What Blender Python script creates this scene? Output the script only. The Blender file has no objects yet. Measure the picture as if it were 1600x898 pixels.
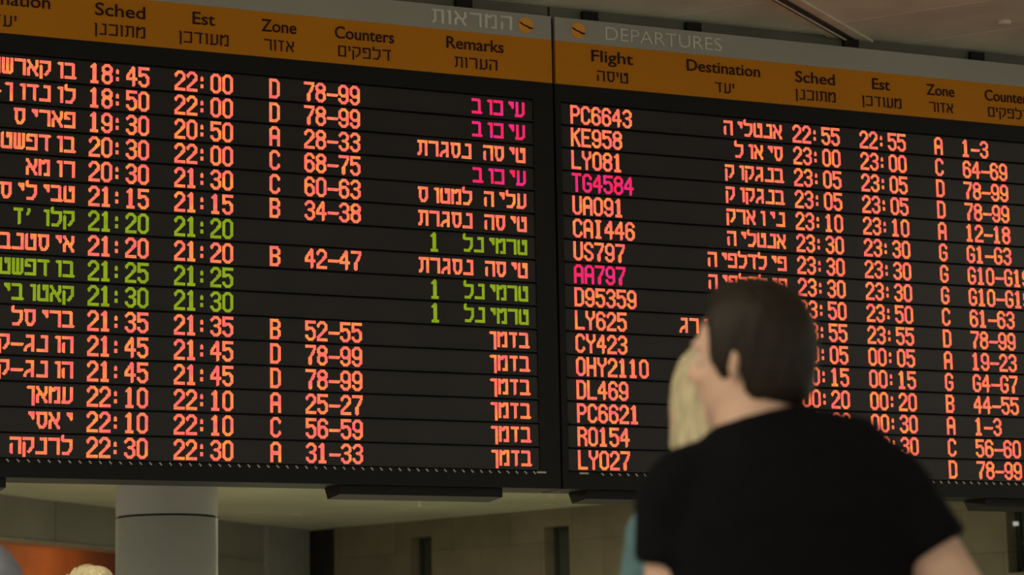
import bpy, bmesh, math, random
import numpy as np
from mathutils import Vector, Matrix, Euler
random.seed(7)
C = bpy.context.scene.collection
sc = bpy.context.scene
PI = math.pi

# ------------------------------------------------------------------ camera
# World: X along the boards, Y away through the boards (board face at y=0), Z up, metres.
RIGHT = Vector((0.90972735, -0.4148122, -0.01808277))
UPV = Vector((-0.05041805, -0.15359146, 0.98684735))
FWD = Vector((0.41213368, 0.89685032, 0.16064038))
CAM = Vector((-3.34678, -11.93592, 1.10))
FPX = 4087.685
cd = bpy.data.cameras.new('camera')
cam = bpy.data.objects.new('camera', cd); C.objects.link(cam)
m3 = Matrix((RIGHT, UPV, -FWD)).transposed()
cam.matrix_world = Matrix.Translation(CAM) @ m3.to_4x4()
cd.sensor_width = 36.0
cd.lens = FPX * 36.0 / 1600.0
cd.clip_end = 200
cd.dof.use_dof = True
cd.dof.focus_distance = 12.35
cd.dof.aperture_fstop = 4.2
sc.camera = cam
# ------------------------------------------------------------------ world, exposure
sc.view_settings.view_transform = 'Standard'
sc.view_settings.look = 'None'
sc.view_settings.gamma = 1.0
sc.view_settings.use_curve_mapping = False
sc.view_settings.exposure = 0.0
w = bpy.data.worlds.new('hall_air'); sc.world = w; w.use_nodes = True
bg = w.node_tree.nodes['Background']
bg.inputs[0].default_value = (1.0, 0.95, 0.83, 1)
bg.inputs[1].default_value = 0.9

CW = 0.0606177      # width of one character cell
RP = 0.12           # height of one display row
Z0 = 4.16728        # height of the centre of the first row
def bx(u): return u * CW
def bz(v): return Z0 - v * RP
FH = Vector((FWD.x, FWD.y, 0)).normalized()
def ray(x, y):
    return (RIGHT * ((x - 800) / FPX) + UPV * (-(y - 449) / FPX) + FWD)
def ptz(x, y, z):                        # where the sight line meets height z
    d = ray(x, y); return CAM + d * ((z - CAM.z) / d.z)
def pt(x, y, dist):                      # the point at level distance dist
    d = ray(x, y); return CAM + d * (dist / d.dot(FH))
def pwall(x, y, p0, dr):                 # where it meets an upright wall through p0 along dr
    n = Vector((-dr.y, dr.x, 0)); d = ray(x, y)
    return CAM + d * ((p0 - CAM).dot(n) / d.dot(n))

def area(name, loc, size, power, color, rot=(0, 0, 0), size_y=None, spread=None):
    l = bpy.data.lights.new(name, 'AREA'); l.energy = power; l.color = color
    l.shape = 'RECTANGLE' if size_y else 'SQUARE'; l.size = size
    if size_y: l.size_y = size_y
    if spread: l.spread = spread
    o = bpy.data.objects.new(name, l); C.objects.link(o); o.location = loc; o.rotation_euler = rot
    return o
# area lights added out of view to light the hall, mainly from the left
area('hall_fill', (-6.5, -6.5, 4.60), 2.2, 180, (1.0, 0.86, 0.66), (0, 0, 0.5), 0.9)
area('hall_fill', (-4.6, -9.6, 4.60), 1.6, 85, (1.0, 0.86, 0.66), (0, 0, 0.5), 0.9)
area('hall_fill', (8.0, -3.5, 4.60), 2.2, 50, (1.0, 0.84, 0.64), (0, 0, 0.5), 0.9)
# area lights added to brighten the concourse behind the boards, no fixtures modelled
area('concourse_fill', (2.6, 7.0, 3.22), 1.6, 150, (1.0, 0.95, 0.70), (0, 0, 0.7), 1.6)
area('concourse_fill', (6.8, 10.5, 3.22), 1.6, 120, (1.0, 0.92, 0.62), (0, 0, 0.7), 1.6)

# ------------------------------------------------------------------ materials
def nodes_of(name):
    m = bpy.data.materials.new(name); m.use_nodes = True
    nt = m.node_tree; return m, nt, nt.nodes['Principled BSDF']
def mat(name, col, rough=0.6, metal=0.0, scale=6.0, amt=0.12, bump=0.0, spec=None):
    m, nt, b = nodes_of(name)
    g = nt.nodes.new('ShaderNodeNewGeometry')
    n = nt.nodes.new('ShaderNodeTexNoise'); n.inputs['Scale'].default_value = scale; n.inputs['Detail'].default_value = 4
    nt.links.new(g.outputs['Position'], n.inputs['Vector'])
    r = nt.nodes.new('ShaderNodeValToRGB')
    r.color_ramp.elements[0].position = 0.3; r.color_ramp.elements[1].position = 0.7
    r.color_ramp.elements[0].color = tuple(c * (1 - amt) for c in col) + (1,)
    r.color_ramp.elements[1].color = tuple(min(1, c * (1 + amt)) for c in col) + (1,)
    nt.links.new(n.outputs['Fac'], r.inputs['Fac']); nt.links.new(r.outputs['Color'], b.inputs['Base Color'])
    b.inputs['Roughness'].default_value = rough; b.inputs['Metallic'].default_value = metal
    if spec is not None: b.inputs['Specular IOR Level'].default_value = spec
    if bump:
        bp = nt.nodes.new('ShaderNodeBump'); bp.inputs['Strength'].default_value = bump; bp.inputs['Distance'].default_value = 0.01
        nt.links.new(n.outputs['Fac'], bp.inputs['Height']); nt.links.new(bp.outputs['Normal'], b.inputs['Normal'])
    return m
def lamp_mat(name, col, k):
    m, nt, b = nodes_of(name)
    b.inputs['Base Color'].default_value = (0.8, 0.8, 0.8, 1)
    b.inputs['Emission Color'].default_value = col + (1,); b.inputs['Emission Strength'].default_value = k
    return m
def led_mat(name, a, bcol, c, k):
    """light emitting diodes: hue drifts from module to module"""
    m = bpy.data.materials.new(name); m.use_nodes = True; nt = m.node_tree
    nt.nodes.remove(nt.nodes['Principled BSDF'])
    g = nt.nodes.new('ShaderNodeNewGeometry')
    n = nt.nodes.new('ShaderNodeTexNoise'); n.inputs['Scale'].default_value = 17; n.inputs['Detail'].default_value = 3
    nt.links.new(g.outputs['Position'], n.inputs['Vector'])
    r = nt.nodes.new('ShaderNodeValToRGB'); e = r.color_ramp.elements
    e[0].position = 0.36; e[0].color = a + (1,); e[1].position = 0.66; e[1].color = c + (1,)
    x = e.new(0.51); x.color = bcol + (1,)
    nt.links.new(n.outputs['Fac'], r.inputs['Fac'])
    em = nt.nodes.new('ShaderNodeEmission'); em.inputs['Strength'].default_value = k
    nt.links.new(r.outputs['Color'], em.inputs['Color'])
    nt.links.new(em.outputs['Emission'], nt.nodes['Material Output'].inputs['Surface'])
    m.cycles.emission_sampling = 'NONE'
    return m
def grid_mat(name, col, line, sx, sy, mortar, rotz, rough=0.7, offset=0.0, axis='XY', var=0.08, wall_dir=None, spec=0.3):
    m, nt, b = nodes_of(name)
    g = nt.nodes.new('ShaderNodeNewGeometry')
    mp = nt.nodes.new('ShaderNodeMapping'); mp.inputs['Rotation'].default_value = (0, 0, rotz)
    if wall_dir is not None:
        sep = nt.nodes.new('ShaderNodeSeparateXYZ'); nt.links.new(g.outputs['Position'], sep.inputs[0])
        dt = nt.nodes.new('ShaderNodeVectorMath'); dt.operation = 'DOT_PRODUCT'; dt.inputs[1].default_value = wall_dir
        nt.links.new(g.outputs['Position'], dt.inputs[0])
        cb = nt.nodes.new('ShaderNodeCombineXYZ'); nt.links.new(dt.outputs['Value'], cb.inputs[0]); nt.links.new(sep.outputs['Z'], cb.inputs[1])
        src = cb.outputs[0]
    else:
        nt.links.new(g.outputs['Position'], mp.inputs['Vector']); src = mp.outputs[0]
    br = nt.nodes.new('ShaderNodeTexBrick'); br.offset = offset
    br.inputs['Scale'].default_value = 1.0; br.inputs['Brick Width'].default_value = sx; br.inputs['Row Height'].default_value = sy
    br.inputs['Mortar Size'].default_value = mortar; br.inputs['Mortar Smooth'].default_value = 0.3
    br.inputs['Color1'].default_value = tuple(c * (1 - var) for c in col) + (1,)
    br.inputs['Color2'].default_value = tuple(c * (1 + var) for c in col) + (1,)
    br.inputs['Mortar'].default_value = line + (1,)
    nt.links.new(src, br.inputs['Vector'])
    n = nt.nodes.new('ShaderNodeTexNoise'); n.inputs['Scale'].default_value = 3.0; n.inputs['Detail'].default_value = 5
    nt.links.new(g.outputs['Position'], n.inputs['Vector'])
    mx = nt.nodes.new('ShaderNodeMix'); mx.data_type = 'RGBA'; mx.blend_type = 'MULTIPLY'; mx.inputs['Factor'].default_value = 0.45
    nt.links.new(br.outputs['Color'], mx.inputs['A']); nt.links.new(n.outputs['Fac'], mx.inputs['B'])
    nt.links.new(mx.outputs['Result'], b.inputs['Base Color'])
    b.inputs['Roughness'].default_value = rough; b.inputs['Specular IOR Level'].default_value = spec
    return m

M = {}
M['cabinet'] = mat('black_cabinet', (0.0075, 0.007, 0.006), 0.5, spec=0.2)
M['panel'] = mat('dark_led_tile', (0.0165, 0.0135, 0.0115), 0.42, scale=2.5, amt=0.25, spec=0.38)
M['fin'] = mat('black_louvre', (0.008, 0.008, 0.008), 0.38, spec=0.5)
M['rivet'] = mat('pale_rivet', (0.55, 0.52, 0.47), 0.4)
M['grey_sign'] = mat('grey_sign_face', (0.325, 0.315, 0.265), 0.42, scale=1.2, amt=0.06)
M['orange_sign'] = mat('orange_sign_face', (0.53, 0.195, 0.002), 0.5, scale=1.2, amt=0.06, spec=0.2)
M['brown_ink'] = mat('dark_brown_lettering', (0.035, 0.010, 0.008), 0.6, spec=0.12)
M['white_ink'] = mat('white_lettering', (0.62, 0.60, 0.53), 0.5)
M['logo_yellow'] = mat('amber_disc', (0.70, 0.30, 0.02), 0.5)
M['rail'] = mat('dull_olive_steel', (0.10, 0.10, 0.07), 0.6, scale=1.5, amt=0.3)
M['led_amber'] = led_mat('amber_red_diodes', (1.0, 0.115, 0.105), (1.0, 0.165, 0.075), (1.0, 0.245, 0.05), 1.75)
M['led_green'] = led_mat('green_diodes', (0.36, 0.50, 0.018), (0.40, 0.58, 0.016), (0.46, 0.62, 0.022), 0.85)
M['led_magenta'] = led_mat('magenta_diodes', (1.0, 0.022, 0.085), (0.95, 0.020, 0.15), (0.85, 0.028, 0.27), 1.35)

# ------------------------------------------------------------------ mesh helpers
def smooth(me, on=True):
    me.polygons.foreach_set('use_smooth', [on] * len(me.polygons))
def link(name, me, material, parent=None, loc=(0, 0, 0)):
    o = bpy.data.objects.new(name, me); C.objects.link(o); o.location = loc
    if material is not None:
        for mm in (material if isinstance(material, (list, tuple)) else [material]): me.materials.append(mm)
    if parent is not None: o.parent = parent
    return o
def obj(name, bm, material, parent=None, sm=False):
    me = bpy.data.meshes.new(name); bm.to_mesh(me); bm.free()
    if sm: smooth(me)
    return link(name, me, material, parent)
def tag(o, label=None, cat=None, group=None, kind=None):
    if label: o['label'] = label
    if cat: o['category'] = cat
    if group: o['group'] = group
    if kind: o['kind'] = kind
    return o
def empty(name, loc, rz=0.0):
    o = bpy.data.objects.new(name, None); C.objects.link(o); o.location = loc; o.rotation_euler = (0, 0, rz)
    o.empty_display_size = 0.1
    return o
def box(bm, a, b, bevel=0.0, mi=0):
    x0, y0, z0 = [min(p, q) for p, q in zip(a, b)]; x1, y1, z1 = [max(p, q) for p, q in zip(a, b)]
    v = [bm.verts.new(p) for p in ((x0, y0, z0), (x1, y0, z0), (x1, y1, z0), (x0, y1, z0), (x0, y0, z1), (x1, y0, z1), (x1, y1, z1), (x0, y1, z1))]
    fs = [bm.faces.new([v[i] for i in f]) for f in ((0, 3, 2, 1), (4, 5, 6, 7), (0, 1, 5, 4), (1, 2, 6, 5), (2, 3, 7, 6), (3, 0, 4, 7))]
    for f in fs: f.material_index = mi
    if bevel:
        es = list({e for f in fs for e in f.edges})
        bmesh.ops.bevel(bm, geom=es, offset=bevel, segments=2, affect='EDGES', profile=0.6)
    return fs
def prism(bm, pts, lo, hi, mi=0):
    """upright prism over a plan outline"""
    A = [bm.verts.new((p[0], p[1], lo)) for p in pts]; B = [bm.verts.new((p[0], p[1], hi)) for p in pts]
    n = len(pts); fs = [bm.faces.new(A[::-1]), bm.faces.new(B)]
    for i in range(n): fs.append(bm.faces.new((A[i], A[(i + 1) % n], B[(i + 1) % n], B[i])))
    for f in fs: f.material_index = mi
    bmesh.ops.recalc_face_normals(bm, faces=fs)
    return fs
def lathe(bm, prof, cx=0, cy=0, seg=40, mi=0):
    rings = []
    for r, z in prof:
        rings.append([bm.verts.new((cx + r * math.cos(2 * PI * k / seg), cy + r * math.sin(2 * PI * k / seg), z)) for k in range(seg)])
    for a, b in zip(rings, rings[1:]):
        for k in range(seg):
            bm.faces.new((a[k], a[(k + 1) % seg], b[(k + 1) % seg], b[k])).material_index = mi
    for rg, rev in ((rings[0], True), (rings[-1], False)):
        bm.faces.new(rg[::-1] if rev else rg).material_index = mi
def upright_slab(bm, p, q, z0, z1, th, mi=0):
    """wall piece from plan point p to q, thickness th to the left of p->q"""
    d = Vector((q[0] - p[0], q[1] - p[1])).normalized(); n = Vector((-d.y, d.x)) * th
    return prism(bm, [(p[0], p[1]), (q[0], q[1]), (q[0] + n.x, q[1] + n.y), (p[0] + n.x, p[1] + n.y)], z0, z1, mi)

# ------------------------------------------------------------------ the setting
ZC = 4.745          # hall ceiling
ZB = 3.30           # lower ceiling of the concourse behind
M['hall_ceiling'] = grid_mat('beige_ceiling_tiles', (0.76, 0.76, 0.64), (0.94, 0.92, 0.80), 40.0, 0.62, 0.012, 0.0, 0.65, spec=0.25)
M['back_ceiling'] = mat('pale_plaster_ceiling', (0.54, 0.58, 0.44), 0.55, scale=0.9, amt=0.12)
M['floor'] = grid_mat('pale_stone_floor', (0.70, 0.68, 0.62), (0.4, 0.39, 0.36), 0.6, 0.6, 0.004, 0.3, 0.3)
M['bulkhead'] = mat('dark_bulkhead_paint', (0.06, 0.06, 0.045), 0.7)

bm = bmesh.new(); box(bm, (-16, -18, -0.1), (24, 26, 0.0))
tag(obj('floor', bm, M['floor']), kind='structure')
bm = bmesh.new(); box(bm, (-16, -18, ZC), (24, 0.62, ZC + 0.15))
hall_ceiling = tag(obj('ceiling', bm, M['hall_ceiling']), kind='structure')
bm = bmesh.new(); box(bm, (-16, 0.62, ZB), (24, 26, ZB + 0.15))
tag(obj('ceiling', bm, M['back_ceiling']), kind='structure')
bm = bmesh.new(); box(bm, (-16, 0.44, ZB), (24, 0.62, ZC))
tag(obj('wall_front', bm, M['bulkhead']), kind='structure')

# slot in the hall ceiling
sa, sb = ptz(1215, -6, ZC), ptz(1364, 79, ZC)
sd = Vector((sb.x - sa.x, sb.y - sa.y, 0)).normalized(); sn = Vector((-sd.y, sd.x, 0))
M['hall_ceiling'].node_tree.nodes['Mapping'].inputs['Rotation'].default_value = (0, 0, -math.atan2(sn.y, sn.x))
s0 = sa - sd * 5.0; s1 = sb
M['slot_edge'] = mat('pale_slot_trim', (0.62, 0.55, 0.42), 0.5)
M['slot_dark'] = mat('dark_slot', (0.010, 0.009, 0.007), 0.6)
slot = empty('ceiling_diffuser', (s0.x, s0.y, ZC))
def strip(name, a, b, half, z0, z1, m, off=0.0):
    bm = bmesh.new(); o = sn * off
    pts = [a + o - sn * half, b + o - sn * half, b + o + sn * half, a + o + sn * half]
    prism(bm, [(p.x - s0.x, p.y - s0.y) for p in pts], z0 - ZC, z1 - ZC)
    return obj(name, bm, m, slot)
strip('slot', s0, s1, 0.030, ZC - 0.020, ZC, M['slot_dark'])
strip('slot_fin', s0, s1, 0.004, ZC - 0.026, ZC - 0.020, M['slot_edge'], 0.008)
strip('slot_trim', s0, s1, 0.028, ZC - 0.012, ZC, M['slot_edge'], 0.058)
strip('slot_trim', s0, s1, 0.028, ZC - 0.012, ZC, M['slot_edge'], -0.058)
tag(slot, 'long dark linear air slot running across the beige ceiling', 'air vent')

def downlight(p, r, lit, label, group=None, k=0.0, col=(1, 1, 1)):
    t = empty('ceiling_light', p)
    bm = bmesh.new(); lathe(bm, [(r * 1.0, 0), (r * 1.25, 0), (r * 1.25, -0.012), (r * 1.0, -0.018)], seg=28)
    obj('trim_ring', bm, M['slot_edge'], t, True)
    bm = bmesh.new(); lathe(bm, [(r, -0.004), (r, -0.010), (r * 0.6, -0.013)], seg=28)
    obj('diffuser', bm, lit, t, True)
    tag(t, label, 'ceiling light', group)
    return t
M['lit_white'] = lamp_mat('lit_diffuser', (0.92, 0.9, 1.0), 3.0)
M['dim_warm'] = lamp_mat('dim_diffuser', (1.0, 0.72, 0.5), 0.18)
M['unlit'] = mat('white_plastic', (0.72, 0.68, 0.58), 0.5)
downlight(ptz(1569, 33, ZC), 0.030, M['unlit'], 'small round white fitting on the beige ceiling above the boards')
dl = downlight(ptz(459, 803.5, ZB), 0.072, M['lit_white'], 'bright white round downlight in the pale ceiling behind the boards')
lp = bpy.data.lights.new('downlight_glow', 'SPOT'); lp.energy = 40; lp.spot_size = 1.7; lp.spot_blend = 0.6; lp.shadow_soft_size = 0.07
lo = bpy.data.objects.new('downlight_glow', lp); C.objects.link(lo); lo.parent = dl; lo.location = (0, 0, -0.04)
downlight(ptz(862, 774, ZB), 0.05, M['dim_warm'], 'faint warm downlight under the gap between the boards, nearer of the two')
downlight(ptz(860, 787, ZB), 0.05, M['dim_warm'], 'faint warm downlight under the gap between the boards, farther of the two')
def sprinkler(p, label):
    t = empty('sprinkler', p)
    bm = bmesh.new(); lathe(bm, [(0.03, 0), (0.03, -0.01), (0.012, -0.02), (0.012, -0.07), (0.02, -0.075), (0.02, -0.09), (0.008, -0.095)], seg=16)
    obj('head', bm, M['unlit'], t, True); tag(t, label, 'sprinkler')
sprinkler(ptz(655, 777, ZB), 'pale sprinkler head under the ceiling below the left board')
sprinkler(ptz(917, 792, ZB), 'pale sprinkler head close to the stone wall')

# walls of the concourse behind: corner, then one wall to the left and one to the right
K = ptz(480, 828, ZB); K.z = 0
A = ptz(0, 772, ZB); A.z = 0
Bq = ptz(800, 800, ZB); Bq.z = 0
dl_ = (A - K).normalized(); dr_ = (Bq - K).normalized()
M['fascia'] = mat('olive_grey_fascia', (0.215, 0.21, 0.185), 0.5, scale=1.0, amt=0.15)
M['joint'] = mat('dark_joint', (0.03, 0.03, 0.022), 0.7)
M['metal_edge'] = mat('brushed_edge', (0.42, 0.42, 0.36), 0.35, 0.6)
M['orange_wall'] = mat('terracotta_wall', (0.50, 0.155, 0.035), 0.6, scale=1.3, amt=0.3)
M['stone'] = grid_mat('sandstone_blocks', (0.25, 0.222, 0.155), (0.195, 0.172, 0.118), 0.9, 0.42, 0.008, 0, 0.8, 0.5, wall_dir=tuple(dr_), var=0.08)
M['pier'] = mat('grey_pier', (0.26, 0.26, 0.25), 0.5)
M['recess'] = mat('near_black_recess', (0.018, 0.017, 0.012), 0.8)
M['frame'] = mat('dark_window_frame', (0.03, 0.035, 0.025), 0.5)

# left side: panelled fascia above an opening onto a terracotta wall
zf = (pwall(90, 850, A, dl_).z + pwall(178, 861, A, dl_).z) / 2
away = Vector((dl_.y, -dl_.x, 0))
if away.dot(FH) < 0: away = -away
fz_top = ZB
f0 = pwall(412, 840, K, dl_); f1 = A + dl_ * 6.0
joints = [pwall(x, 815, K, dl_) for x in (87, 268, 412)]
def tpos(p): return (Vector((p.x, p.y, 0)) - K).dot(dl_)
ts = sorted([tpos(j) for j in joints]); step = ts[-1] - ts[-2]
cuts = ts + [ts[-1] + step * k for k in range(1, 6)]
for i in range(len(cuts) - 1):
    p = K + dl_ * (cuts[i] + 0.006); q = K + dl_ * (cuts[i + 1] - 0.006)
    bm = bmesh.new(); prism(bm, [(p.x, p.y), (q.x, q.y), (q.x + away.x * .1, q.y + away.y * .1), (p.x + away.x * .1, p.y + away.y * .1)], zf + 0.03, ZB)
    tag(obj('trim_%d' % (i + 1), bm, M['fascia']), kind='structure')
p = K + dl_ * cuts[0]; q = K + dl_ * cuts[-1]
bm = bmesh.new(); prism(bm, [(p.x + away.x * .03, p.y + away.y * .03), (q.x + away.x * .03, q.y + away.y * .03), (q.x + away.x * .3, q.y + away.y * .3), (p.x + away.x * .3, p.y + away.y * .3)], zf + 0.035, ZB)
tag(obj('trim_20', bm, M['joint']), kind='structure')
bm = bmesh.new(); prism(bm, [(p.x - away.x * .02, p.y - away.y * .02), (q.x - away.x * .02, q.y - away.y * .02), (q.x + away.x * .3, q.y + away.y * .3), (p.x + away.x * .3, p.y + away.y * .3)], zf, zf + 0.03)
tag(obj('trim_21', bm, M['metal_edge']), kind='structure')
cm = K + dl_ * (cuts[1])      # opening ends behind the column; solid olive wall from there to the pier
bm = bmesh.new(); prism(bm, [(p.x, p.y), (cm.x, cm.y), (cm.x + away.x * .28, cm.y + away.y * .28), (p.x + away.x * .28, p.y + away.y * .28)], 0, zf)
tag(obj('wall_left', bm, M['fascia']), kind='structure')
p = K + dl_ * (cuts[0] - 2.5) + away * 1.6; q = K + dl_ * cuts[-1] + away * 1.6
bm = bmesh.new(); prism(bm, [(p.x, p.y), (q.x, q.y), (q.x + away.x * .2, q.y + away.y * .2), (p.x + away.x * .2, p.y + away.y * .2)], 0, ZB)
tag(obj('wall_rear', bm, M['orange_wall']), kind='structure')
pm = (p + q) / 2 - away * 0.9
area('shop_lamp', (pm.x, pm.y, ZB - 0.05), 1.2, 8.5, (1.0, 0.66, 0.38), (0, 0, math.atan2(dl_.y, dl_.x)), 0.5)
pm2 = p - away * 0.8 + dl_ * 4.5
area('shop_lamp', (pm2.x, pm2.y, ZB - 0.05), 0.8, 9, (1.0, 0.62, 0.35), (0, 0, math.atan2(dl_.y, dl_.x)), 0.5)
# pier and dark recess at the corner
g0 = pwall(412, 850, K, dl_); g1 = pwall(477, 850, K, dl_)
bm = bmesh.new(); prism(bm, [(g0.x - away.x * .06, g0.y - away.y * .06), (g1.x - away.x * .06, g1.y - away.y * .06), (g1.x + away.x * .3, g1.y + away.y * .3), (g0.x + away.x * .3, g0.y + away.y * .3)], 0, ZB)
tag(obj('trim_22', bm, M['pier']), kind='structure')
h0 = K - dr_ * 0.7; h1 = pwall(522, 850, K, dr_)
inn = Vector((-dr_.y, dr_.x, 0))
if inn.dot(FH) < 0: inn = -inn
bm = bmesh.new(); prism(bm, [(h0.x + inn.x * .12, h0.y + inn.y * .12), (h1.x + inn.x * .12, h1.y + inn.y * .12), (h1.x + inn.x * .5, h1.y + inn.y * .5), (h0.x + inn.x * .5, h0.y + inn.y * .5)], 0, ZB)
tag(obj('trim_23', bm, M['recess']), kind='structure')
# right side: stone wall with narrow windows
def along(p): return (Vector((p.x, p.y, 0)) - K).dot(dr_)
wins = []
for (x0, x1, yt, yb) in ((640, 674, 840, 1000), (850, 889, 823, 985), (1571, 1640, 790, 895)):
    a_ = pwall(x0, yt, K, dr_); b_ = pwall(x1, yt, K, dr_); c_ = pwall(x0, yb, K, dr_)
    wins.append((along(a_), along(b_), a_.z, max(0.3, c_.z)))
TH = 0.35
def wall_piece(bm, t0, t1, z0, z1):
    p = K + dr_ * t0; q = K + dr_ * t1
    prism(bm, [(p.x, p.y), (q.x, q.y), (q.x + inn.x * TH, q.y + inn.y * TH), (p.x + inn.x * TH, p.y + inn.y * TH)], z0, z1)
bm = bmesh.new(); t = along(h1); tend = wins[-1][1] + 3.0
for (w0, w1, zt, zb) in wins:
    wall_piece(bm, t, w0, 0, ZB); wall_piece(bm, w0, w1, zt, ZB); wall_piece(bm, w0, w1, 0, zb); t = w1
wall_piece(bm, t, tend, 0, ZB)
tag(obj('wall_right', bm, M['stone']), kind='structure')
gm, nt, b = nodes_of('dusky_glass')
b.inputs['Base Color'].default_value = (0.06, 0.07, 0.062, 1); b.inputs['Roughness'].default_value = 0.12
M['glass'] = gm
for i, (w0, w1, zt, zb) in enumerate(wins):
    wn = empty('window_%d' % (i + 1), K + dr_ * w0); wn['kind'] = 'structure'
    o0 = K + dr_ * w0
    def bar(bm, t0, t1, z0, z1, d0, d1):
        p = dr_ * (t0 - w0); q = dr_ * (t1 - w0)
        prism(bm, [(p.x + inn.x * d0, p.y + inn.y * d0), (q.x + inn.x * d0, q.y + inn.y * d0), (q.x + inn.x * d1, q.y + inn.y * d1), (p.x + inn.x * d1, p.y + inn.y * d1)], z0, z1)
    f = 0.05
    bm = bmesh.new()
    for r_ in ((w0, w0 + f, zb, zt), (w1 - f, w1, zb, zt), (w0, w1, zt - f, zt), (w0, w1, zb, zb + f)): bar(bm, *r_, 0.16, 0.24)
    if zt - zb > 0.3: bar(bm, w0, w1, zb + 0.42 * (zt - zb), zb + 0.42 * (zt - zb) + 0.04, 0.17, 0.23)
    obj('window_frame', bm, M['frame'], wn)
    bm = bmesh.new(); bar(bm, w0 + f * .6, w1 - f * .6, zb + f * .6, zt - f * .6, 0.19, 0.21)
    obj('window_pane', bm, M['glass'], wn)
# small strip lamp on the reveal of the right window
rp = pwall(1581, 818, K + inn * 0.12, dr_)
t = empty('wall_lamp', rp)
bm = bmesh.new(); p = dr_ * 0.05
prism(bm, [(-p.x, -p.y), (p.x, p.y), (p.x + inn.x * .09, p.y + inn.y * .09), (-p.x + inn.x * .09, -p.y + inn.y * .09)], -0.018, 0.018)
obj('body', bm, lamp_mat('pale_lamp_face', (0.9, 0.95, 0.9), 0.32), t)
tag(t, 'short pale strip lamp at the window right of the man in black', 'lamp')

# round column behind the left board
pc0 = pt(181, 850, 16.2); pc1 = pt(340, 850, 16.2); cc = (pc0 + pc1) / 2; cr = (pc1 - pc0).length / 2 * 0.998
M['column'] = mat('brushed_grey_cladding', (0.58, 0.58, 0.56), 0.42, 0.15, scale=2.0, amt=0.06)
zj = pt(260, 803, 16.2 - cr).z
col = empty('column', (cc.x, cc.y, 0))
bm = bmesh.new(); lathe(bm, [(cr, 0), (cr, zj - 0.008), (cr - 0.012, zj - 0.006)], seg=96); obj('lower_cladding', bm, M['column'], col, True)
bm = bmesh.new(); lathe(bm, [(cr - 0.012, zj + 0.006), (cr, zj + 0.008), (cr, ZB)], seg=96); obj('upper_cladding', bm, M['column'], col, True)
bm = bmesh.new(); lathe(bm, [(cr - 0.014, zj - 0.02), (cr - 0.014, zj + 0.02)], seg=96); obj('shadow_joint', bm, M['joint'], col, True)
col['kind'] = 'structure'
tag(col, 'round grey clad column standing behind the left board', 'column')

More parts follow.
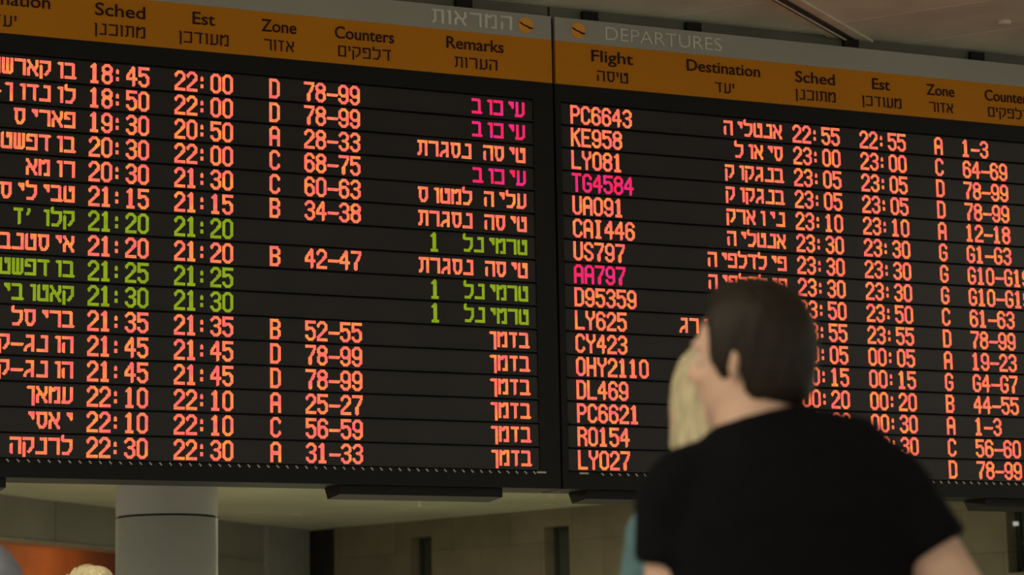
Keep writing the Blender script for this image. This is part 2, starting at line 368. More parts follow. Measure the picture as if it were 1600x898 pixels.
# ------------------------------------------------------------------ dot matrix lettering
def G(*lines): return lines
GL = {
 '0': [((4, 1.5), (7, 1.5), (9.5, 4.5), (9.5, 15.5), (7, 18.5), (4, 18.5), (1.5, 15.5), (1.5, 4.5), (4, 1.5))],
 '1': [((2.6, 3.6), (5, 1.5), (5, 18.5)), ((2.4, 18.5), (7.6, 18.5))],
 '2': [((1.5, 5), (1.8, 3.6), (4, 1.5), (7, 1.5), (9.5, 4.2), (9.5, 7.5), (1.5, 16), (1.5, 18.5), (9.5, 18.5))],
 '3': [((1.5, 4.2), (4, 1.5), (7, 1.5), (9.5, 4), (9.5, 7), (7.3, 9.5), (5, 9.5)), ((7.3, 9.5), (9.5, 12), (9.5, 15.6), (7, 18.5), (4, 18.5), (1.5, 15.6))],
 '4': [((7.2, 18.5), (7.2, 1.5), (1.5, 9.8), (1.5, 12.5), (9.7, 12.5))],
 '5': [((9.5, 1.5), (1.5, 1.5), (1.5, 8.8), (4, 7.8), (7, 7.8), (9.5, 10.5), (9.5, 15.5), (7, 18.5), (4.2, 18.5), (1.5, 15.6))],
 '6': [((9.5, 4.5), (7, 1.5), (4, 1.5), (1.5, 4.5), (1.5, 15.5), (4, 18.5), (7, 18.5), (9.5, 15.5), (9.5, 11.5), (7, 8.8), (4, 8.8), (1.5, 11.2))],
 '7': [((1.5, 1.5), (9.5, 1.5), (9.5, 3.8), (7.6, 8.5), (5, 12.5), (5, 18.5))],
 '8': [((4, 1.5), (7, 1.5), (9.5, 4), (9.5, 6.5), (7.2, 9), (3.8, 9), (1.5, 6.5), (1.5, 4), (4, 1.5)), ((3.8, 9), (1.5, 11.8), (1.5, 15.6), (4, 18.5), (7, 18.5), (9.5, 15.6), (9.5, 11.8), (7.2, 9))],
 '9': [((9.5, 8.8), (7, 11.4), (4, 11.4), (1.5, 8.8), (1.5, 4.5), (4, 1.5), (7, 1.5), (9.5, 4.5), (9.5, 15.5), (7, 18.5), (4, 18.5), (1.5, 15.6))],
 ':': [((3.5, 6), (3.5, 7.6)), ((3.5, 13.3), (3.5, 14.9))],
 '-': [((1, 11.2), (10.4, 11.2))],
 'A': [((1.5, 18.5), (1.5, 4.5), (4, 1.5), (7, 1.5), (9.5, 4.5), (9.5, 18.5)), ((1.5, 11), (9.5, 11))],
 'B': [((1.5, 1.5), (1.5, 18.5), (7.5, 18.5), (9.5, 16.2), (9.5, 12), (7.5, 9.5), (9.5, 7.2), (9.5, 4), (7.5, 1.5), (1.5, 1.5)), ((1.5, 9.5), (7.5, 9.5))],
 'C': [((9.5, 5), (9.3, 4), (7, 1.5), (4, 1.5), (1.5, 4.5), (1.5, 15.5), (4, 18.5), (7, 18.5), (9.3, 16), (9.5, 15))],
 'D': [((1.5, 1.5), (1.5, 18.5), (7, 18.5), (9.5, 15.8), (9.5, 4.2), (7, 1.5), (1.5, 1.5))],
 'E': [((9.5, 1.5), (1.5, 1.5), (1.5, 18.5), (9.5, 18.5)), ((1.5, 9.8), (8, 9.8))],
 'G': [((9.5, 5), (9.3, 4), (7, 1.5), (4, 1.5), (1.5, 4.5), (1.5, 15.5), (4, 18.5), (7.2, 18.5), (9.5, 16), (9.5, 10.8), (6, 10.8))],
 'H': [((1.5, 1.5), (1.5, 18.5)), ((9.5, 1.5), (9.5, 18.5)), ((1.5, 10), (9.5, 10))],
 'I': [((5, 1.5), (5, 18.5)), ((3, 1.5), (7, 1.5)), ((3, 18.5), (7, 18.5))],
 'K': [((1.5, 1.5), (1.5, 18.5)), ((9.5, 1.5), (2, 10.5)), ((4.2, 8), (9.5, 18.5))],
 'L': [((1.5, 1.5), (1.5, 18.5), (9.5, 18.5))],
 'O': [((4, 1.5), (7, 1.5), (9.5, 4.5), (9.5, 15.5), (7, 18.5), (4, 18.5), (1.5, 15.5), (1.5, 4.5), (4, 1.5))],
 'P': [((1.5, 18.5), (1.5, 1.5), (7, 1.5), (9.5, 4), (9.5, 8), (7, 10.6), (1.5, 10.6))],
 'R': [((1.5, 18.5), (1.5, 1.5), (7, 1.5), (9.5, 4), (9.5, 7), (7, 9.8), (1.5, 9.8)), ((6.6, 9.8), (9.5, 13.5), (9.5, 18.5))],
 'S': [((9.5, 4.5), (7, 1.5), (4, 1.5), (1.5, 4), (1.5, 6.8), (4, 9.2), (7, 10.6), (9.5, 13), (9.5, 16), (7, 18.5), (4, 18.5), (1.5, 15.6))],
 'T': [((1.5, 1.5), (9.5, 1.5)), ((5.5, 1.5), (5.5, 18.5))],
 'U': [((1.5, 1.5), (1.5, 15.5), (4, 18.5), (7, 18.5), (9.5, 15.5), (9.5, 1.5))],
 'Y': [((1.5, 1.5), (1.5, 5.5), (5.5, 10.5), (9.5, 5.5), (9.5, 1.5)), ((5.5, 10.5), (5.5, 18.5))],
 "'": [((3.5, 3.5), (3.5, 5), (2, 8))],
 'א': [((1.5, 3.5), (9.5, 16.5)), ((9.5, 3.5), (9.5, 8), (7, 11.5)), ((1.5, 16.5), (1.5, 11.5), (4.2, 8))],
 'ב': [((1.5, 3.5), (8.3, 3.5), (8.3, 16.5)), ((1.5, 16.5), (10, 16.5))],
 'ג': [((3.5, 3.5), (8.5, 3.5), (8.5, 16.5)), ((8, 10.5), (2.2, 14), (1.5, 16.5))],
 'ד': [((1.5, 3.5), (10, 3.5)), ((7.8, 3.5), (7.8, 16.5))],
 'ה': [((1.5, 3.5), (9.5, 3.5), (9.5, 16.5)), ((1.8, 9.5), (1.8, 16.5))],
 'ו': [((6.8, 3.5), (9.5, 3.5), (9.5, 16.5))],
 'ז': [((2.6, 3.5), (8.8, 3.5)), ((6, 3.5), (6.2, 16.5))],
 'ט': [((1.8, 3.5), (1.8, 16.5), (9.5, 16.5), (9.5, 3.5), (6.6, 3.5), (6.6, 6.2))],
 'י': [((6.2, 3.5), (9.5, 3.5), (9.5, 8)), ((6.6, 3.6), (9.2, 6.5))],
 'כ': [((1.5, 3.5), (9.5, 3.5), (9.5, 16.5), (1.5, 16.5))],
 'ל': [((1.8, 0.8), (1.8, 4.3), (9.5, 4.3), (9.5, 12), (6.5, 16.5), (2.5, 16.5))],
 'מ': [((1.5, 3.5), (1.5, 16.5)), ((2.2, 3.6), (4, 6)), ((4, 6), (6.4, 3.5), (9.5, 3.5), (9.5, 16.5), (6.3, 16.5))],
 'נ': [((5.6, 3.5), (9.5, 3.5), (9.5, 16.5), (1.5, 16.5))],
 'ן': [((4.8, 3.5), (9.5, 3.5), (9.5, 19.5))],
 'ס': [((1.5, 3.5), (9.5, 3.5), (9.5, 13), (7, 16.5), (4.6, 16.5), (2.4, 13), (2.4, 3.5))],
 'ע': [((2.6, 3.5), (3, 16)), ((1.5, 16.5), (7.3, 16.5), (9.5, 14.2), (9.5, 3.5))],
 'פ': [((1.8, 8.2), (1.8, 3.5), (9.5, 3.5), (9.5, 16.5), (1.5, 16.5)), ((1.8, 8.8), (4.6, 8.8))],
 'ק': [((1.5, 3.5), (9.5, 3.5), (9.5, 11), (5.8, 15.6)), ((1.5, 8), (1.5, 19.5))],
 'ר': [((1.5, 3.5), (9.5, 3.5), (9.5, 16.5))],
 'ש': [((1.5, 3.5), (1.5, 16), (7.6, 16.5), (9.5, 14.8), (9.5, 3.5)), ((5.5, 3.5), (5.5, 15))],
 'ת': [((1.5, 3.5), (9.5, 3.5), (9.5, 16.5)), ((3.3, 3.5), (3.3, 14.5), (1.5, 16.5))],
}
_cache = {}
def dots(ch):
    if ch in _cache: return _cache[ch]
    i, j = np.meshgrid(np.arange(12) + 0.5, np.arange(-1, 23) + 0.5, indexing='ij')
    P = np.stack([i.ravel(), j.ravel()], 1); best = np.full(len(P), 9.0)
    for pl in GL.get(ch, []):
        for a, b in zip(pl, pl[1:]):
            a = np.array(a, float); b = np.array(b, float); d = b - a; L = d @ d
            t = np.clip(((P - a) @ d) / L, 0, 1) if L > 0 else np.zeros(len(P))
            best = np.minimum(best, np.hypot(*(P - a - t[:, None] * d).T))
    r = P[best <= 1.5]; r = r[r[:, 0] < 11.6]
    _cache[ch] = r
    return r
DW = CW / 12.0; DH = RP / 24.0
def led_text(text, u, row, parent, org, m, label):
    """text as diodes, first character in cell u of the row"""
    P = []
    for k, ch in enumerate(text):
        d = dots(ch)
        if len(d): P.append(np.stack([(u + k) * CW + d[:, 0] * DW, Z0 - row * RP - (d[:, 1] - 10.0) * DH], 1))
    P = np.concatenate(P); n = len(P)
    hx, hz = DW * 0.43, DH * 0.41; y0, y1 = -0.0062, -0.0078
    V = np.zeros((n, 5, 3)); 
    for q, (sx, sz) in enumerate(((-1, -1), (1, -1), (1, 1), (-1, 1))):
        V[:, q, 0] = P[:, 0] + sx * hx; V[:, q, 2] = P[:, 1] + sz * hz; V[:, q, 1] = y0
    V[:, 4, 0] = P[:, 0]; V[:, 4, 2] = P[:, 1]; V[:, 4, 1] = y1
    V = V.reshape(-1, 3) - np.array([org[0], org[1], org[2]])
    base = np.arange(n)[:, None] * 5
    F = np.concatenate([base + np.array([[a, b, 4]]) for a, b in ((0, 1), (1, 2), (2, 3), (3, 0))], 0)
    me = bpy.data.meshes.new('led_text')
    me.vertices.add(len(V)); me.vertices.foreach_set('co', V.ravel())
    me.loops.add(F.size); me.loops.foreach_set('vertex_index', F.ravel().astype(np.int32))
    me.polygons.add(len(F)); me.polygons.foreach_set('loop_start', np.arange(0, F.size, 3, dtype=np.int32))
    me.update(calc_edges=True)
    o = link('led_text', me, m, parent)
    if label: o['label'] = label
    return o

def sign_text(s, u0, u1, v, hcap, parent, org, m, name='heading_text', hebrew=False, weight=0.0, ytop=None, squash=True):
    """flat lettering fitted between u0 and u1; centre line v, letter height hcap in rows"""
    c = bpy.data.curves.new(name, 'FONT'); c.body = s[::-1] if hebrew else s
    c.extrude = 0.004; c.offset = weight; c.resolution_u = 4
    o = bpy.data.objects.new(name, c); C.objects.link(o)
    dg = bpy.context.evaluated_depsgraph_get(); dg.update()
    me = bpy.data.meshes.new_from_object(o.evaluated_get(dg))
    bpy.data.objects.remove(o); bpy.data.curves.remove(c)
    n = len(me.vertices); co = np.zeros(n * 3); me.vertices.foreach_get('co', co); co = co.reshape(-1, 3)
    x0, x1 = co[:, 0].min(), co[:, 0].max()
    cap = 0.59 if hebrew else 0.70
    X = u0 * CW + (co[:, 0] - x0) / (x1 - x0) * (u1 - u0) * CW
    Zz = bz(v) + (co[:, 1] / cap - 0.5) * hcap * RP
    Y = -0.0225 - co[:, 2] * 0.5
    V = np.stack([X, Y, Zz], 1) - np.array(org[:])
    me.vertices.foreach_set('co', V.ravel()); me.update(); me.name = name
    o = link(name, me, m, parent)
    return o

GL['ם'] = [((1.8, 3.5), (9.5, 3.5), (9.5, 16.5), (1.8, 16.5), (1.8, 3.5))]
HGL = dict(GL); HGL['ן'] = [((8.6, 3.5), (9.5, 3.5), (9.5, 19.5))]; HGL['ו'] = [((8.4, 3.5), (9.5, 3.5), (9.5, 16.5))]; HGL['י'] = [((8.8, 3.5), (9.5, 3.5), (9.5, 8.5))]; HGL['נ'] = [((6.4, 3.5), (9.5, 3.5), (9.5, 16.5), (3.6, 16.5))]
def stroke_text(s, u0, u1, v, hcap, parent, org, m, name='heading_text', hw=0.85):
    """thin upright lettering of even strokes, fitted like sign_text"""
    bm = bmesh.new(); x = 0.0; quads = []
    for ch in s[::-1]:
        if ch == ' ': x += 6; continue
        pls = HGL[ch]; xs = [p[0] for pl in pls for p in pl]; ox = x - min(xs) + hw
        for pl in pls:
            for a, b in zip(pl, pl[1:]):
                a = Vector((a[0] + ox, a[1])); b = Vector((b[0] + ox, b[1])); d = (b - a).normalized(); n = Vector((-d.y, d.x)) * hw
                a = a - d * hw * 0.9; b = b + d * hw * 0.9
                quads.append([a - n, b - n, b + n, a + n])
        x += max(xs) - min(xs) + 2 * hw + 2.8
    W = x - 2.8
    for iq, q in enumerate(quads):
        f = []
        for dy in (-0.0240 - 0.00006 * iq, -0.0195):
            f.append([bm.verts.new((bx(u0) + p.x / W * (u1 - u0) * CW - org.x, dy, bz(v) - (p.y - 10.0) / 14.7 * hcap * RP - org.z)) for p in q])
        bm.faces.new(f[0])
        for k in range(4): bm.faces.new((f[0][k], f[0][(k + 1) % 4], f[1][(k + 1) % 4], f[1][k]))
    bmesh.ops.recalc_face_normals(bm, faces=bm.faces[:])
    return obj(name, bm, m, parent)

# ------------------------------------------------------------------ the two boards
HEADS = [  # words of the column headings, cells from the first flight column: text, left, right, height of the line, letter height, hebrew
    ('Flight', 2.02, 6.05, -2.68, 0.52, False), ('טיסה', 2.52, 5.50, -1.79, 0.46, True),
    ('Destination', 11.35, 18.72, -2.68, 0.52, False), ('יעד', 14.10, 16.04, -1.77, 0.46, True),
    ('Sched', 22.36, 26.46, -2.63, 0.52, False), ('מתוכנן', 22.32, 26.46, -1.80, 0.46, True),
    ('Est', 30.42, 32.30, -2.64, 0.52, False), ('מעודכן', 29.30, 33.44, -1.80, 0.46, True),
    ('Zone', 36.25, 39.28, -2.62, 0.52, False), ('אזור', 36.48, 39.05, -1.80, 0.46, True),
    ('Counters', 42.65, 47.90, -2.62, 0.52, False), ('דלפקים', 42.95, 47.60, -1.82, 0.46, True),
    ('Remarks', 52.67, 57.94, -2.66, 0.52, False), ('הערות', 53.40, 57.31, -1.82, 0.46, True)]
LEFT_ROWS = [  # destination, sched, est, zone, counters, remark, colour
    ('בוקארשט', '18:45', '22:00', 'D', '78-99', 'עיכוב'), ('לונדון-', '18:50', '22:00', 'D', '78-99', 'עיכוב'),
    ('פאריס', '19:30', '20:50', 'A', '28-33', 'טיסה נסגרת'), ('בודפשט', '20:30', '22:00', 'C', '68-75', 'עיכוב'),
    ('רומא', '20:30', '21:30', 'C', '60-63', 'עליה למטוס'), ('טביליסי', '21:15', '21:15', 'B', '34-38', 'טיסה נסגרת'),
    ("קלו'ז", '21:20', '21:20', '', '', 'טרמינל 1'), ('איסטנב', '21:20', '21:20', 'B', '42-47', 'טיסה נסגרת'),
    ('בודפשט', '21:25', '21:25', '', '', 'טרמינל 1'), ('קאטובי', '21:30', '21:30', '', '', 'טרמינל 1'),
    ('בריסל', '21:35', '21:35', 'B', '52-55', 'בזמן'), ('הונג-ק', '21:45', '21:45', 'D', '78-99', 'בזמן'),
    ('הונג-ק', '21:45', '21:45', 'D', '78-99', 'בזמן'), ('עמאן', '22:10', '22:10', 'A', '25-27', 'בזמן'),
    ('יאסי', '22:10', '22:10', 'C', '56-59', 'בזמן'), ('לרנקה', '22:30', '22:30', 'A', '31-33', 'בזמן')]
RIGHT_ROWS = [  # flight, destination, sched, est, zone, counters
    ('PC6643', 'אנטליה', '22:55', '22:55', 'A', '1-3'), ('KE958', 'סיאול', '23:00', '23:00', 'C', '64-69'),
    ('LY081', 'בנגקוק', '23:05', '23:05', 'D', '78-99'), ('TG4584', 'בנגקוק', '23:05', '23:05', 'D', '78-99'),
    ('UA091', 'ניוארק', '23:10', '23:10', 'A', '12-18'), ('CAI446', 'אנטליה', '23:30', '23:30', 'G', 'G1-G3'),
    ('US797', 'פילדלפיה', '23:30', '23:30', 'G', 'G10-G19'), ('AA797', 'פילדלפיה', '23:30', '23:30', 'G', 'G10-G19'),
    ('D95359', '', '23:50', '23:50', 'C', '61-63'), ('LY625', 'סנטפטרסבורג', '23:55', '23:55', 'D', '78-99'),
    ('CY423', '', '00:05', '00:05', 'A', '19-23'), ('OHY2110', '', '00:15', '00:15', 'G', 'G4-G7'),
    ('DL469', '', '00:20', '00:20', 'B', '44-55'), ('PC6621', '', '00:30', '00:30', 'A', '1-3'),
    ('RO154', '', '', '00:30', 'C', '56-60'), ('LY027', '', '', '', 'D', '78-99')]

def board(f0, side):
    e0, e1 = f0 - 1.48, f0 + 62.55                      # outer edges in cells
    org = Vector((bx((e0 + e1) / 2), 0.0, bz(16.25)))
    t = empty('departure_board', org)
    def L(p): return (p[0] - org.x, p[1] - org.y, p[2] - org.z)
    def part(name, boxes, m, parent, bevel=0.0):
        bm = bmesh.new()
        for a, b in boxes: box(bm, L(a), L(b), bevel)
        return obj(name, bm, m, parent)
    x0, x1 = bx(e0), bx(e1)
    zt, zg, zo, zb = bz(-4.25), bz(-3.19), bz(-1.28), bz(16.25)
    part('cabinet', [((x0, 0.012, zb), (x1, 0.26, zt))], M['cabinet'], t, 0.003)
    px0, px1 = bx(f0 - 0.9), bx(f0 + 60.68)
    # frame round the display
    part('display_frame', [((x0, -0.012, bz(-0.52)), (x1, 0.012, zo)), ((x0, -0.012, zb), (x1, 0.012, bz(15.52))),
                           ((x0, -0.012, bz(15.52)), (px0, 0.012, bz(-0.52))), ((px1, -0.012, bz(15.52)), (x1, 0.012, bz(-0.52)))], M['cabinet'], t)
    gs = part('title_strip', [((x0 + 0.004, -0.02, zg), (x1 - 0.004, 0.012, zt))], M['grey_sign'], t, 0.0015)
    os_ = part('heading_strip', [((x0 + 0.004, -0.02, zo), (x1 - 0.004, 0.012, zg))], M['orange_sign'], t, 0.0015)
    for s, a, b, v, h, heb in HEADS:
        if side == 'left' and a < 10: continue          # not in the photograph
        if side == 'right' and a > 50: continue
        if heb: o = stroke_text(s, f0 + a, f0 + b, v, h, os_, org, M['brown_ink'])
        else: o = sign_text(s, f0 + a, f0 + b, v, h, os_, org, M['brown_ink'], weight=0.006)
        o['label'] = 'dark brown heading ' + s
    if side == 'left': o = stroke_text('המראות', f0 + 51.35, f0 + 58.76, -3.74, 0.60, gs, org, M['white_ink'], 'title_text', 1.0); o['label'] = 'white title המראות'
    else: o = sign_text('DEPARTURES', f0 + 3.42, f0 + 14.89, -3.74, 0.60, gs, org, M['white_ink'], 'title_text', False, -0.012); o['label'] = 'white title DEPARTURES'
    # round emblem with a dark swoosh
    ux = (f0 + 60.08) if side == 'left' else (f0 + 0.80)
    bm = bmesh.new(); cx, cz, r = bx(ux) - org.x, bz(-3.73) - org.z, 0.043
    ring = [(cx + r * math.cos(a), cz + r * math.sin(a)) for a in [2 * PI * k / 40 for k in range(40)]]
    A_ = [bm.verts.new((p, -0.0205, q)) for p, q in ring]; B_ = [bm.verts.new((p, -0.0235, q)) for p, q in ring]
    bm.faces.new(B_[::-1])
    for k in range(40): bm.faces.new((A_[k], A_[(k + 1) % 40], B_[(k + 1) % 40], B_[k]))
    sw = [(-0.040, 0.016), (-0.026, 0.013), (-0.010, 0.003), (0.006, -0.001), (0.022, -0.008), (0.040, -0.010), (0.039, -0.017), (0.022, -0.019), (0.004, -0.009), (-0.012, -0.004), (-0.028, 0.004)]
    S_ = [bm.verts.new((cx + p, -0.0250, cz + q)) for p, q in sw]; S2 = [bm.verts.new((cx + p, -0.0235, cz + q)) for p, q in sw]
    bm.faces.new(S_).material_index = 1
    for k in range(len(sw)): bm.faces.new((S_[k], S_[(k + 1) % len(sw)], S2[(k + 1) % len(sw)], S2[k])).material_index = 1
    bmesh.ops.recalc_face_normals(bm, faces=bm.faces[:])
    o = obj('emblem', bm, [M['logo_yellow'], M['brown_ink']], gs); o['label'] = 'amber disc emblem with dark swoosh'
    # sixteen display rows, each with its louvre
    rows = LEFT_ROWS if side == 'left' else RIGHT_ROWS
    for r_, row in enumerate(rows):
        dr = part('display_row', [((px0, -0.005, bz(r_ + 0.445)), (px1, 0.012, bz(r_ - 0.445)))], M['panel'], t)
        bm = bmesh.new()
        box(bm, L((px0, -0.026, bz(r_ + 0.495))), L((px1, 0.012, bz(r_ + 0.458))), 0.0012)
        obj('louvre', bm, M['fin'], dr)
        if side == 'left':
            dest, sch, est, zo_, cnt, rem = row; fl = ''
            base = M['led_green'] if '1' in rem else M['led_amber']; rm = M['led_magenta'] if rem == 'עיכוב' else base; fm = base
            tone = 'green' if '1' in rem else None; rtone = 'magenta' if rem == 'עיכוב' else tone; ftone = None
        else:
            fl, dest, sch, est, zo_, cnt = row; rem = ''; base = rm = M['led_amber']; tone = rtone = None
            fm = M['led_magenta'] if fl in ('TG4584', 'AA797') else base; ftone = 'magenta' if fm is not base else None
        vis = dest[::-1]
        rv = '1 ' + 'טרמינל'[::-1] if '1' in rem else rem[::-1]
        if '1' in rem: rv = '1  ' + 'טרמינל'[::-1]
        for s, u, m, tn in ((fl, 0, fm, ftone), (vis, 21 - len(vis), base, tone), (sch, 22, base, tone), (est, 29, base, tone), (zo_, 37, base, tone), (cnt, 40, base, tone), (rv, 60 - len(rv), rm, rtone)):
            if s: led_text(s, f0 + u, r_, dr, org, m, (tn + ' led text') if tn else None)
    # rivets along the lower edge, those the photograph shows
    ua, ub = (-8.2, f0 + 60.2) if side == 'left' else (43.2, 89.0)
    k = 0; u = ua
    while u < ub:
        bm = bmesh.new(); box(bm, (-0.009, -0.010, -0.0028), (0.009, 0.0, 0.0028), 0.0012)
        bmesh.ops.rotate(bm, verts=bm.verts[:], cent=(0, 0, 0), matrix=Matrix.Rotation(math.radians(48), 3, 'Y'))
        bmesh.ops.translate(bm, verts=bm.verts[:], vec=L((bx(u), -0.012, bz(15.60))))
        obj('rivet', bm, M['rivet'], t); u += 0.805
    uc = (f0 + 60.75) if side == 'left' else (f0 + 0.45)
    part('clip', [((bx(uc - 0.42), -0.020, bz(15.62)), (bx(uc + 0.42), -0.012, bz(15.54)))], M['rivet'], t, 0.002)
    # feet boxes under the cabinet and the hangers above it
    for a, b in (((f0 - 1.0, f0 + 15.9), (f0 + 43.1, f0 + 57.5)) if side == 'left' else ((f0 + 1.0, f0 + 15.4), (f0 + 41.2, f0 + 55.6))):
        bm = bmesh.new(); pr = [(0.03, 16.25), (0.03, 16.62), (0.20, 16.72), (0.24, 16.25)]
        Aa = [bm.verts.new(L((bx(a), y, bz(v)))) for y, v in pr]; Bb = [bm.verts.new(L((bx(b), y, bz(v)))) for y, v in pr]
        bm.faces.new(Aa); bm.faces.new(Bb[::-1])
        for q in range(4): bm.faces.new((Aa[q], Bb[q], Bb[(q + 1) % 4], Aa[(q + 1) % 4]))
        bmesh.ops.recalc_face_normals(bm, faces=bm.faces[:])
        obj('mounting_box', bm, M['cabinet'], t)
    part('hanging_rail', [((x0, 0.03, zt), (x1, 0.22, ZC))], M['rail'], t)
    hl = [f0 + q for q in (8, 18.5, 30.5, 42, 53.78)] if side == 'left' else [f0 + q for q in (1.48, 11.65, 27.9, 41.6, 52)]
    for u in hl:
        part('hanger', [((bx(u), 0.0, zt), (bx(u + 1.5), 0.03, bz(-4.70)))], M['cabinet'], t)
    return t
bl = board(-23.21, 'left')
tag(bl, 'left departures board, mostly red flight times with some green rows', 'departure board')
br_ = board(41.03, 'right')
tag(br_, 'right departures board with flight codes from PC6643 down, partly hidden by the man', 'departure board')

# ------------------------------------------------------------------ people
def tube(bm, pts, radii, seg=20, cap=True):
    """closed tapering tube through pts; radii are numbers or (across, deep) pairs"""
    pts = [Vector(p) for p in pts]; rings = []
    rr = [r if isinstance(r, tuple) else (r, r) for r in radii]
    P, Rr = [], []
    if cap:
        d0 = (pts[0] - pts[1]).normalized(); d1 = (pts[-1] - pts[-2]).normalized()
        k = min(rr[0]); e = min(rr[-1])
        pre = [(pts[0] + d0 * k * math.sin(a), (rr[0][0] * math.cos(a), rr[0][1] * math.cos(a))) for a in (1.35, 0.9, 0.45)]
        post = [(pts[-1] + d1 * e * math.sin(a), (rr[-1][0] * math.cos(a), rr[-1][1] * math.cos(a))) for a in (0.45, 0.9, 1.35)]
        seq = pre + list(zip(pts, rr)) + post
    else: seq = list(zip(pts, rr))
    n = len(seq)
    for i, (p, (ra, rb)) in enumerate(seq):
        d = (seq[min(i + 1, n - 1)][0] - seq[max(i - 1, 0)][0]).normalized()
        x = Vector((1, 0, 0)) if abs(d.x) < 0.85 else Vector((0, 1, 0))
        x = (x - d * x.dot(d)).normalized(); y = d.cross(x)
        rings.append([bm.verts.new(p + x * ra * math.cos(2 * PI * k / seg) + y * rb * math.sin(2 * PI * k / seg)) for k in range(seg)])
    fs = [bm.faces.new(rings[0][::-1]), bm.faces.new(rings[-1])]
    for a, b in zip(rings, rings[1:]):
        for k in range(seg): fs.append(bm.faces.new((a[k], a[(k + 1) % seg], b[(k + 1) % seg], b[k])))
    return [v for r in rings for v in r]
def ball(bm, c, r, seg=24):
    r = r if isinstance(r, tuple) else (r, r, r)
    g = bmesh.ops.create_uvsphere(bm, u_segments=seg, v_segments=seg // 2, radius=1.0)
    for v in g['verts']: v.co = Vector((v.co.x * r[0] + c[0], v.co.y * r[1] + c[1], v.co.z * r[2] + c[2]))
    return g['verts']
def fuse(bm, voxel, it=4):
    """one continuous skin over overlapping volumes"""
    bmesh.ops.recalc_face_normals(bm, faces=bm.faces[:])
    me = bpy.data.meshes.new('tmp'); bm.to_mesh(me); bm.free()
    o = bpy.data.objects.new('tmp', me); C.objects.link(o)
    r = o.modifiers.new('r', 'REMESH'); r.mode = 'VOXEL'; r.voxel_size = voxel
    s = o.modifiers.new('s', 'SMOOTH'); s.factor = 0.5; s.iterations = it
    dg = bpy.context.evaluated_depsgraph_get(); dg.update()
    out = bpy.data.meshes.new_from_object(o.evaluated_get(dg))
    bpy.data.objects.remove(o); bpy.data.meshes.remove(me); smooth(out)
    return out
def skin_mat(name, c):
    m, nt, b = nodes_of(name)
    g = nt.nodes.new('ShaderNodeNewGeometry'); n = nt.nodes.new('ShaderNodeTexNoise'); n.inputs['Scale'].default_value = 25
    nt.links.new(g.outputs['Position'], n.inputs['Vector'])
    r = nt.nodes.new('ShaderNodeValToRGB')
    r.color_ramp.elements[0].color = (c[0] * .88, c[1] * .8, c[2] * .78, 1); r.color_ramp.elements[1].color = c + (1,)
    nt.links.new(n.outputs['Fac'], r.inputs['Fac']); nt.links.new(r.outputs['Color'], b.inputs['Base Color'])
    b.inputs['Roughness'].default_value = 0.55; b.inputs['Subsurface Weight'].default_value = 0.15; b.inputs['Subsurface Radius'].default_value = (0.012, 0.005, 0.003)
    return m
def hair_mat(name, c, rough=0.5):
    m, nt, b = nodes_of(name)
    tc = nt.nodes.new('ShaderNodeTexCoord'); mp = nt.nodes.new('ShaderNodeMapping'); mp.inputs['Scale'].default_value = (160, 160, 14)
    n = nt.nodes.new('ShaderNodeTexNoise'); n.inputs['Scale'].default_value = 1.0; n.inputs['Detail'].default_value = 3
    nt.links.new(tc.outputs['Object'], mp.inputs['Vector']); nt.links.new(mp.outputs['Vector'], n.inputs['Vector'])
    r = nt.nodes.new('ShaderNodeValToRGB')
    r.color_ramp.elements[0].position = .3; r.color_ramp.elements[0].color = tuple(x * .6 for x in c) + (1,)
    r.color_ramp.elements[1].position = .7; r.color_ramp.elements[1].color = tuple(min(1, x * 1.25) for x in c) + (1,)
    nt.links.new(n.outputs['Fac'], r.inputs['Fac']); nt.links.new(r.outputs['Color'], b.inputs['Base Color'])
    bp = nt.nodes.new('ShaderNodeBump'); bp.inputs['Strength'].default_value = 0.5; bp.inputs['Distance'].default_value = 0.004
    nt.links.new(n.outputs['Fac'], bp.inputs['Height']); nt.links.new(bp.outputs['Normal'], b.inputs['Normal'])
    b.inputs['Roughness'].default_value = rough; b.inputs['Specular IOR Level'].default_value = 0.18
    return m
TORSO = [(.80, .150, .110), (.92, .172, .125), (1.02, .160, .114), (1.15, .170, .118), (1.30, .190, .126), (1.40, .198, .122), (1.455, .190, .106), (1.50, .163, .092), (1.53, .112, .076), (1.552, .082, .069), (1.565, .068, .066), (1.58, .060, .062)]
def sst(x): x = max(0.0, min(1.0, x)); return x * x * (3 - 2 * x)
